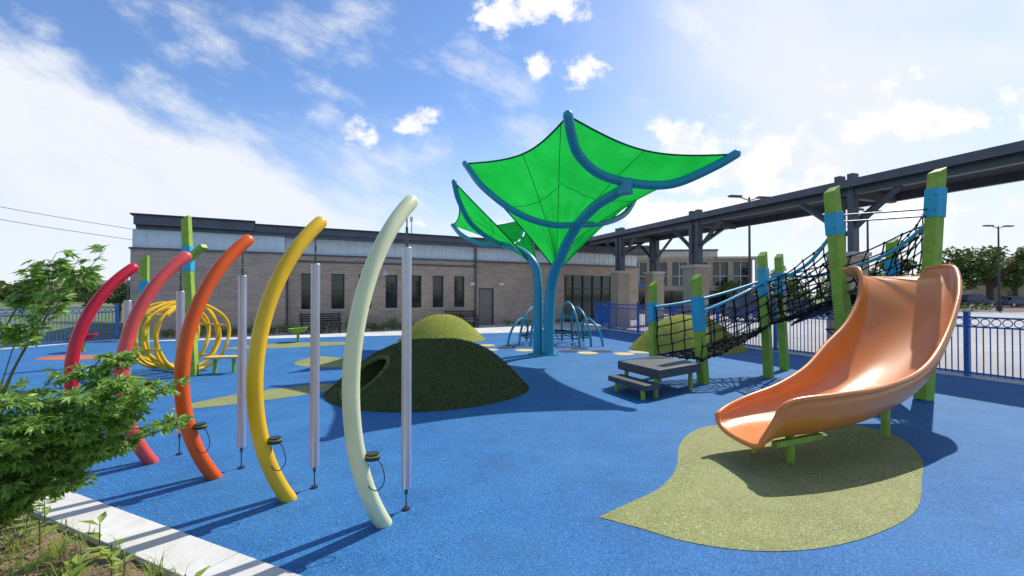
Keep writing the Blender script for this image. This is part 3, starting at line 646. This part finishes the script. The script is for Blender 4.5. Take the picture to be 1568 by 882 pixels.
# ------------------------------------------------------------------ street lamps
def lamp(x,y,h,rz,heads=2):
    e=empty('street_lamp',(x,y,0),rz); k=MB(); k.cyl((0,0,.6),(0,0,h),.11,10,.07); k.cyl((0,0,-.05),(0,0,.6),.26,14)
    for s_ in((-1,1) if heads==2 else (1,)): k.tube([(0,0,h-.25),(s_*.5,0,h-.1),(s_*.8,0,h-.02)],.04,6); k.box((s_*1.2,0,h+.02),(.95,.38,.12))
    k.obj('pole_and_heads','lampblk',e,True,local=True)
lamp(17.7,35,9,.2); lamp(30.3,40,8.9,.4); lamp(51.8,50,9,.1); lamp(75,66,8.5,.3); lamp(-62,80,7,.2)
# ------------------------------------------------------------------ cars
def car(x,y,rz,col,suv=False):
    e=empty('parked_car',(x,y,0),rz); m=paint('car_paint',col,.22)
    L=4.6; hr=1.72 if suv else 1.45; zb=.95 if suv else .88
    S_=[(-2.3,.72,.35,.62),(-2.2,.84,.25,.80),(-1.7,.90,.22,zb),(-1.2,.91,.22,zb),(0,.92,.22,zb),(1.1,.91,.22,zb-.02),(1.9,.87,.22,zb-.12),(2.22,.78,.25,.66),(2.3,.66,.33,.56)]
    b=MB()
    for xx,hw,z0,z1 in S_:
        b.v+=[(xx,-hw*.9,z0),(xx,-hw,z0+.15),(xx,-hw,z1-.12),(xx,-hw*.9,z1),(xx,hw*.9,z1),(xx,hw,z1-.12),(xx,hw,z0+.15),(xx,hw*.9,z0)]
    for i in range(len(S_)-1):
        for k in range(8): b.f.append((i*8+k,i*8+(k+1)%8,(i+1)*8+(k+1)%8,(i+1)*8+k))
    b.f.append(tuple(range(7,-1,-1))); b.f.append(tuple((len(S_)-1)*8+k for k in range(8)))
    rb=-2.05 if suv else -1.7
    top=[(rb,.82,zb-.01),(rb+.35,.68,hr-.06),(rb+.7,.68,hr),(.2,.68,hr),(.55,.67,hr-.07),(1.25,.80,zb-.03)]
    b.add([(xx,-hw*.96,z) for xx,hw,z in top[1:5]]+[(xx,hw*.96,z) for xx,hw,z in top[1:5]]+[(xx,-hw*.96,z-.05) for xx,hw,z in top[1:5]]+[(xx,hw*.96,z-.05) for xx,hw,z in top[1:5]],
       [(0,1,5,4),(1,2,6,5),(2,3,7,6),(0,8,9,1),(1,9,10,2),(2,10,11,3),(4,5,13,12),(5,6,14,13),(6,7,15,14)])
    b.obj('body',m,e,True,local=True)
    g=MB(); n=len(top); g.add([(xx,-hw*.94,z-.02) for xx,hw,z in top]+[(xx,hw*.94,z-.02) for xx,hw,z in top],[tuple(range(n)),tuple(range(2*n-1,n-1,-1))]+[(i+1,i,n+i,n+i+1) for i in range(n-1)]); g.obj('windows','glass',e,local=True)
    w_=MB(); h=MB()
    for xx in(-1.42,1.42):
        for yy in(-.93,.73): w_.cyl((xx,yy,.33),(xx,yy+.2,.33),.33,18); h.cyl((xx,yy-.01 if yy<0 else yy+.2,.33),(xx,yy if yy<0 else yy+.21,.33),.2,12)
    w_.obj('wheels','black',e,True,local=True); h.obj('hubs','alu',e,True,local=True)
    l=MB(); l.b2(2.24,2.29,-.62,-.35,.55,.68); l.b2(2.24,2.29,.35,.62,.55,.68); l.obj('headlamps','white',e,local=True)
car(16.6,31.5,.15,(.03,.035,.045),True); car(22.5,37,.1,(.04,.05,.09)); car(30.0,42,1.3,(.35,.35,.37),True)
car(62,63,.1,(.03,.03,.035),True); car(68.5,64,.1,(.10,.10,.12)); car(60,52,.0,(.05,.04,.05)); car(44,62,.2,(.3,.02,.02))
K=MB(); K.b2(24,108,59,59.3,-.05,.13); K.obj('kerb','red_kerb')
K=MB(); K.poly([(24,59.5),(200,59.5),(200,75.5),(24,75.5)],0.02); K.obj('lawn','grass_ground')
# ------------------------------------------------------------------ trees
def tree(x,y,h,r,m='leaf_tree',n=1600,ls=.35,name='oak_tree'):
    e=empty(name,(x,y,0)); t=MB(); lf=MB(); th=h*.4
    t.tube([(x,y,-.1),(x+.1,y,th*.6),(x,y+.1,th)],[r*.09,r*.065,r*.05],8)
    cl=[]
    for i in range(11):
        a=i*2.4+U(-.3,.3); rr=r*U(.25,.72); z=h*U(.42,.88)*(1-.12*rr/r); p=(x+rr*math.cos(a),y+rr*math.sin(a),z); cl.append(p)
        t.tube([(x,y,th*U(.6,1)),((x+p[0])/2,(y+p[1])/2,(th+z)/2+.1),p],[r*.04,r*.025,r*.01],5)
    cl.append((x,y,h*.82))
    for p in cl:
        k=r*U(.26,.44); leafcloud(lf,p,(k,k,k*.8),n//12,ls)
    t.obj('trunk','bark',e,True); lf.obj('crown',m,e)
for a in [(62,66,8.5,5.5),(69,68,9,6),(56,70,7.5,4.5)]: tree(*a,ls=.55,n=2400)
tree(21,45,3.4,1.5,'leaf_bright',1000,.2); tree(24,42,5.0,2.2,'leaf_tree',1300,.25); tree(31,44.5,4.2,2.0,'leaf_bright',1200,.22); tree(45,56,4.8,2.6,'leaf_tree',1400,.3)
tree(41,52,4.2,1.9,'leaf_bright',1000,.28); tree(55,60,4,2.2,'leaf_bright',1000,.28); tree(77,72,8,4.5,'leaf_tree',1800,.5)
tree(-25.5,30.5,3.0,1.5,'leaf_tree',1800,.17); tree(-28.2,31.5,2.7,1.3,'leaf_tree',1300,.16); tree(-24.0,29.5,2.6,1.1,'leaf_tree',1100,.16); tree(-47,45,3.2,2.2,'leaf_tree',1500,.3)
dt=MB()
for i in range(150):
    a=U(-1.25,1.25); d=U(120,170); leafcloud(dt,(d*math.sin(a),d*math.cos(a),U(1.0,2.6)),(U(3,7),U(3,5),U(2,3.2)),110,1.2)
dt.obj('distant_trees','leaf_tree')
hb=MB()
for i in range(60): leafcloud(hb,(18+i*.45,44.2+U(-.3,.3),.5),(.5,.4,.5),40,.2)
hb.obj('hedge','leaf_tree')
e=empty('utility_pole',(-48,53,0)); k=MB(); k.cyl((-48,53,-.1),(-48,53,4.6),.13,8,.09); k.beam((-48.8,53,4.2),(-47.2,53,4.2),.1,.1); k.obj('pole','bark',e,True)
k=MB()
for o,z in((0,0),(1.2,-.9)):
    k.tube(crom([(-40,28,9.0+z),(-36,34,7.9+z),(-30,42,7.0+z),(-24,52,6.6+z)],6),.018,4)
k.obj('power_line','black')
# ------------------------------------------------------------------ foreground shrub
stem=MB(); lv=MB()
def leaflet(o,d,nrm,L,w_):
    sd=d.cross(nrm).normalized(); m1=o+d*L*.42; up=nrm*L*.05
    lv.add([o,m1+sd*w_+up,o+d*L-nrm*L*.10,m1-sd*w_+up,m1-up*.5],[(0,4,1),(4,2,1),(0,3,4),(4,3,2)])
def palmate(o,d,size):
    nrm=Vector((U(-.6,.6),U(-.9,.3),.8)).normalized(); d=(d-nrm*d.dot(nrm)); d=d.normalized() if d.length>.01 else Vector((1,0,0))
    n=random.choice((5,5,5,3))
    for k in range(n):
        a=(k-(n-1)/2)*.62+U(-.08,.08); dd=Matrix.Rotation(a,3,nrm)@d; dd.z-=.1; leaflet(o,dd.normalized(),nrm,size*(1-.2*abs(k-(n-1)/2))*U(.85,1.1),size*.15)
def branch(p,tip,r0,size,dens=1.0,start=.3,sub=True):
    p,tip=Vector(p),Vector(tip); mid=p.lerp(tip,.5)+Vector((U(-.06,.06),U(-.06,.06),.12*(tip-p).length)); C=crom([p,mid,tip],9); n=len(C)
    stem.tube(C,[r0*(1-.8*i/(n-1)) for i in range(n)],5)
    for i in range(int(n*start),n):
        for s_ in range(int(3*dens) if R()<.8 else 1):
            a=U(0,6.283); d=Vector((math.cos(a),math.sin(a),U(-.1,.5))).normalized(); L=U(.02,.08); q_=C[i]+d*L
            stem.tube([C[i],q_],.0012,3); palmate(q_,d,size*U(.6,1.2))
    if sub:
        for i in range(int(n*.35),n-1,2):
            a=U(0,6.283); d=Vector((math.cos(a),math.sin(a),U(.1,.8))).normalized(); branch(C[i],C[i]+d*U(.12,.30),r0*.35,size*.88,dens,.2,False)
b0=Vector((-3.55,2.95,0))
for tip in [(-2.28,3.25,1.22),(-2.46,3.2,1.0),(-2.60,3.3,1.38),(-3.0,3.1,1.30),(-2.85,3.0,.74),(-3.15,3.05,1.2),(-3.0,3.2,.62),(-2.68,3.1,1.12),(-3.2,3.1,.85),(-3.05,2.9,1.0),(-3.2,3.2,1.1),(-2.42,3.3,.86),(-3.1,3.0,.55),(-2.85,3.2,1.05),(-2.95,2.8,.9),(-2.7,2.95,.95),(-3.3,3.3,.7),(-2.5,3.05,1.2),(-2.75,3.0,.6),(-2.45,3.1,1.1),(-2.9,3.3,.85),(-2.65,3.25,.75)]:
    branch(b0+Vector((U(-.1,.1),U(-.1,.1),0)),tip,.009,.082)
for tip in [(-2.70,3.12,2.10),(-2.95,3.2,2.04),(-3.15,3.1,1.95),(-2.95,3.05,1.78),(-3.2,3.1,1.72),(-3.1,3.2,2.08)]:
    branch(b0,tip,.008,.09,1.0,.76,False); branch(Vector(b0).lerp(Vector(tip),.85),Vector(tip)+Vector((U(-.2,.1),U(-.1,.1),U(-.15,-.05))),.004,.085,1.0,.3,False)
e=empty('chaste_shrub',tuple(b0)); stem.obj('stems','stem',e,True); lv.obj('leaves','leaf_plant',e)
lv=MB(); stem=MB()
for i in range(60):
    t=U(-1.0,3.2); x,y=cpt(t,U(.42,1.2)); h=U(.08,.26); stem.tube([(x,y,0),(x+U(-.03,.03),y,h)],.004,4)
    for k in range(random.randint(5,10)):
        a=U(0,6.283); leaflet(Vector((x,y,h*U(.4,1))),Vector((math.cos(a),math.sin(a),U(.0,.6))).normalized(),Vector((0,0,1)),U(.08,.16),U(.018,.032))
e=empty('weed_plants',(-2.3,2.8,0)); stem.obj('weed_stems','stem',e); lv.obj('weed_leaves','leaf_weed',e)
gr=MB()
for i in range(340):
    x,y=cpt(U(-3.0,3),U(.36,1.5))
    for k in range(12):
        a=U(0,6.283); L=U(.05,.17); p=Vector((x+U(-.05,.05),y+U(-.05,.05),.0)); sd=Vector((math.sin(a),-math.cos(a),0))*.003; d=Vector((math.cos(a),math.sin(a),0))
        gr.add([p-sd,p+sd,p+d*L*.3+Vector((0,0,L*.7))+sd*.7,p+d*L*.3+Vector((0,0,L*.7))-sd*.7,p+d*L*.8+Vector((0,0,L*.85))],[(0,1,2,3),(3,2,4)])
gr.obj('grass_tufts','leaf_weed')
lt=MB()
for i in range(1700):
    if i<1400: x,y=cpt(U(-5,4),U(.34,2.0)); z=.05
    else: x,y=cpt(U(-5,4),-abs(random.gauss(0,.6))); z=.008
    a=U(0,6.28); L=U(.012,.04) if i<1400 else U(.006,.018); d=Vector((math.cos(a),math.sin(a),U(-.2,.2)*(i<1400)))*L; s_=Vector((-math.sin(a),math.cos(a),U(-.3,.3)*(i<1400)))*L*.35; p=Vector((x,y,z))
    lt.add([p-d,p+s_,p+d,p-s_],[(0,1,2,3)])
lt.obj('leaf_litter','leaf_dry')
# ------------------------------------------------------------------ world
wd=bpy.data.worlds.new('World'); scene.world=wd; wd.use_nodes=True; nt=wd.node_tree; N=nt.nodes; L=nt.links; N.clear()
wd.cycles.sampling_method='MANUAL'; wd.cycles.sample_map_resolution=256
EL=48; AZ=45.5
out=N.new('ShaderNodeOutputWorld'); bg=N.new('ShaderNodeBackground'); L.new(bg.outputs[0],out.inputs[0]); bg.inputs[1].default_value=.145
sky=N.new('ShaderNodeTexSky'); sky.sky_type='NISHITA'; sky.sun_disc=False; sky.sun_elevation=math.radians(EL); sky.sun_rotation=math.radians(AZ); sky.dust_density=0.3; sky.air_density=1.0; sky.ozone_density=2.5
tc=N.new('ShaderNodeTexCoord'); sp=N.new('ShaderNodeSeparateXYZ'); L.new(tc.outputs['Generated'],sp.inputs[0])
def mth(op,a,b=None,c=None,clamp=False):
    n=N.new('ShaderNodeMath'); n.operation=op; n.use_clamp=clamp
    for i,x in enumerate((a,b,c)):
        if x is None: continue
        if isinstance(x,(int,float)): n.inputs[i].default_value=x
        else: L.new(x,n.inputs[i])
    return n.outputs[0]
def sstep(x,a,b):
    n=N.new('ShaderNodeMapRange'); n.interpolation_type='SMOOTHSTEP'; L.new(x,n.inputs[0]); n.inputs[1].default_value=a; n.inputs[2].default_value=b; return n.outputs[0]
X,Y,Z=sp.outputs; ym=mth('MAXIMUM',Y,.2); k=mth('DIVIDE',X,ym); el=mth('DIVIDE',Z,ym)
cv=N.new('ShaderNodeCombineXYZ'); L.new(k,cv.inputs[0]); L.new(el,cv.inputs[1]); KP=cv.outputs[0]
def nz(scale,detail,rough,mapping=None,dist=0):
    n=N.new('ShaderNodeTexNoise'); n.noise_dimensions='2D'; n.inputs['Scale'].default_value=scale; n.inputs['Detail'].default_value=detail; n.inputs['Roughness'].default_value=rough; n.inputs['Distortion'].default_value=dist
    src=KP
    if mapping:
        m1=N.new('ShaderNodeMapping'); m1.inputs['Rotation'].default_value=(0,0,mapping[0]); L.new(KP,m1.inputs[0])
        m2=N.new('ShaderNodeMapping'); m2.inputs['Scale'].default_value=mapping[1]; L.new(m1.outputs[0],m2.inputs[0]); src=m2.outputs[0]
    L.new(src,n.inputs['Vector']); return n.outputs['Fac']
cir=nz(2.2,6,.60,(.44,(1.0,2.8,1)))
cir2=nz(4.2,7,.62,(.40,(1.0,2.0,1)))
cum=nz(7,7,.62,(0,(1,1.25,1)))
big=nz(1.6,3,.55)
line=mth('SUBTRACT',mth('SUBTRACT',.555,mth('MULTIPLY',mth('ADD',k,1.09),.46)),el)
line=mth('ADD',line,mth('MULTIPLY',mth('SUBTRACT',cir,.5),.38))
sheet=mth('MULTIPLY',sstep(line,-.06,.10),mth('SUBTRACT',1,sstep(k,-.40,-.10)))
sheet=mth('MULTIPLY',sheet,mth('ADD',.74,mth('MULTIPLY',sstep(cir,.3,.6),.25)))
sheet=mth('MULTIPLY',sheet,mth('ADD',.45,mth('MULTIPLY',sstep(el,.03,.20),.55)))
wisp=mth('MULTIPLY',sstep(cir2,.44,.82),mth('MULTIPLY',.80,sstep(big,.30,.6)))
hor=mth('MULTIPLY',mth('SUBTRACT',1,sstep(el,-.05,.45)),.66)
hr=mth('MULTIPLY',sstep(k,-.02,.65),mth('ADD',.60,mth('MULTIPLY',sstep(big,.3,.65),.34)))
puffs=[(.04,.61,.085,.05,1),(.06,.49,.035,.03,1),(.155,.475,.05,.035,1),(-.215,.355,.05,.035,.95),(-.31,.34,.04,.03,.65),(.47,.285,.19,.065,1.1),(.36,.25,.10,.05,.95),(.60,.21,.16,.06,1),(.80,.38,.20,.075,.95),(.0,.195,.03,.025,.8),(.12,.10,.2,.05,.7),(.85,.17,.2,.06,.8),(-.06,.13,.14,.03,.6),(.30,.16,.14,.06,.8)]
acc=None
for (pk_,pe,rk,re,wt) in puffs:
    dx=mth('DIVIDE',mth('SUBTRACT',k,pk_),rk); dy=mth('DIVIDE',mth('SUBTRACT',el,pe),re)
    d=mth('ADD',mth('MULTIPLY',dx,dx),mth('MULTIPLY',dy,dy)); b=mth('MULTIPLY',mth('EXPONENT',mth('MULTIPLY',d,-.7)),wt)
    acc=b if acc is None else mth('MAXIMUM',acc,b)
cd_=mth('ADD',mth('MULTIPLY',acc,.60),mth('MULTIPLY',mth('SUBTRACT',cum,.5),1.9)); puff=sstep(cd_,.25,.55)
puff=mth('MULTIPLY',puff,sstep(acc,.05,.25))
def over(a,b): return mth('SUBTRACT',1,mth('MULTIPLY',mth('SUBTRACT',1,a),mth('SUBTRACT',1,b)))
al=over(over(over(sheet,wisp),hor),hr)
al=mth('MULTIPLY',al,mth('ADD',.25,mth('MULTIPLY',sstep(Y,-.1,.25),.75)))
tint=N.new('ShaderNodeMix'); tint.data_type='RGBA'; tint.blend_type='MULTIPLY'; tint.inputs[0].default_value=1; L.new(sky.outputs[0],tint.inputs[6]); tint.inputs[7].default_value=(.88,1.02,1.22,1)
m1=N.new('ShaderNodeMix'); m1.data_type='RGBA'; L.new(al,m1.inputs[0]); L.new(tint.outputs[2],m1.inputs[6]); m1.inputs[7].default_value=(6.2,6.45,6.9,1)
pm=mth('MULTIPLY',puff,sstep(Y,0,.25))
shd=sstep(nz(9,4,.6),.35,.65)
pc=N.new('ShaderNodeMix'); pc.data_type='RGBA'; L.new(shd,pc.inputs[0]); pc.inputs[6].default_value=(6.3,6.45,6.8,1); pc.inputs[7].default_value=(7.7,7.7,7.7,1)
m2=N.new('ShaderNodeMix'); m2.data_type='RGBA'; L.new(pm,m2.inputs[0]); L.new(m1.outputs[2],m2.inputs[6]); L.new(pc.outputs[2],m2.inputs[7])
L.new(m2.outputs[2],bg.inputs[0])
sun=bpy.data.lights.new('sun','SUN'); sun.energy=4.9; sun.angle=math.radians(.53); sun.color=(1,.955,.88); so=bpy.data.objects.new('sun',sun); scene.collection.objects.link(so)
a,z=math.radians(AZ),math.radians(EL); dv=Vector((-math.sin(a)*math.cos(z),-math.cos(a)*math.cos(z),-math.sin(z))); so.rotation_euler=dv.to_track_quat('-Z','Y').to_euler(); so.location=(20,20,25)
# ------------------------------------------------------------------ camera
cam=bpy.data.cameras.new('camera'); co=bpy.data.objects.new('camera',cam); scene.collection.objects.link(co)
cam.sensor_width=36; cam.lens=16.53; cam.clip_start=.05; cam.clip_end=3000; co.location=(0,0,1.8); co.rotation_euler=(math.radians(90.7),0,0); scene.camera=co
scene.view_settings.view_transform='Standard'; scene.view_settings.look='None'; scene.view_settings.exposure=0; scene.view_settings.gamma=1
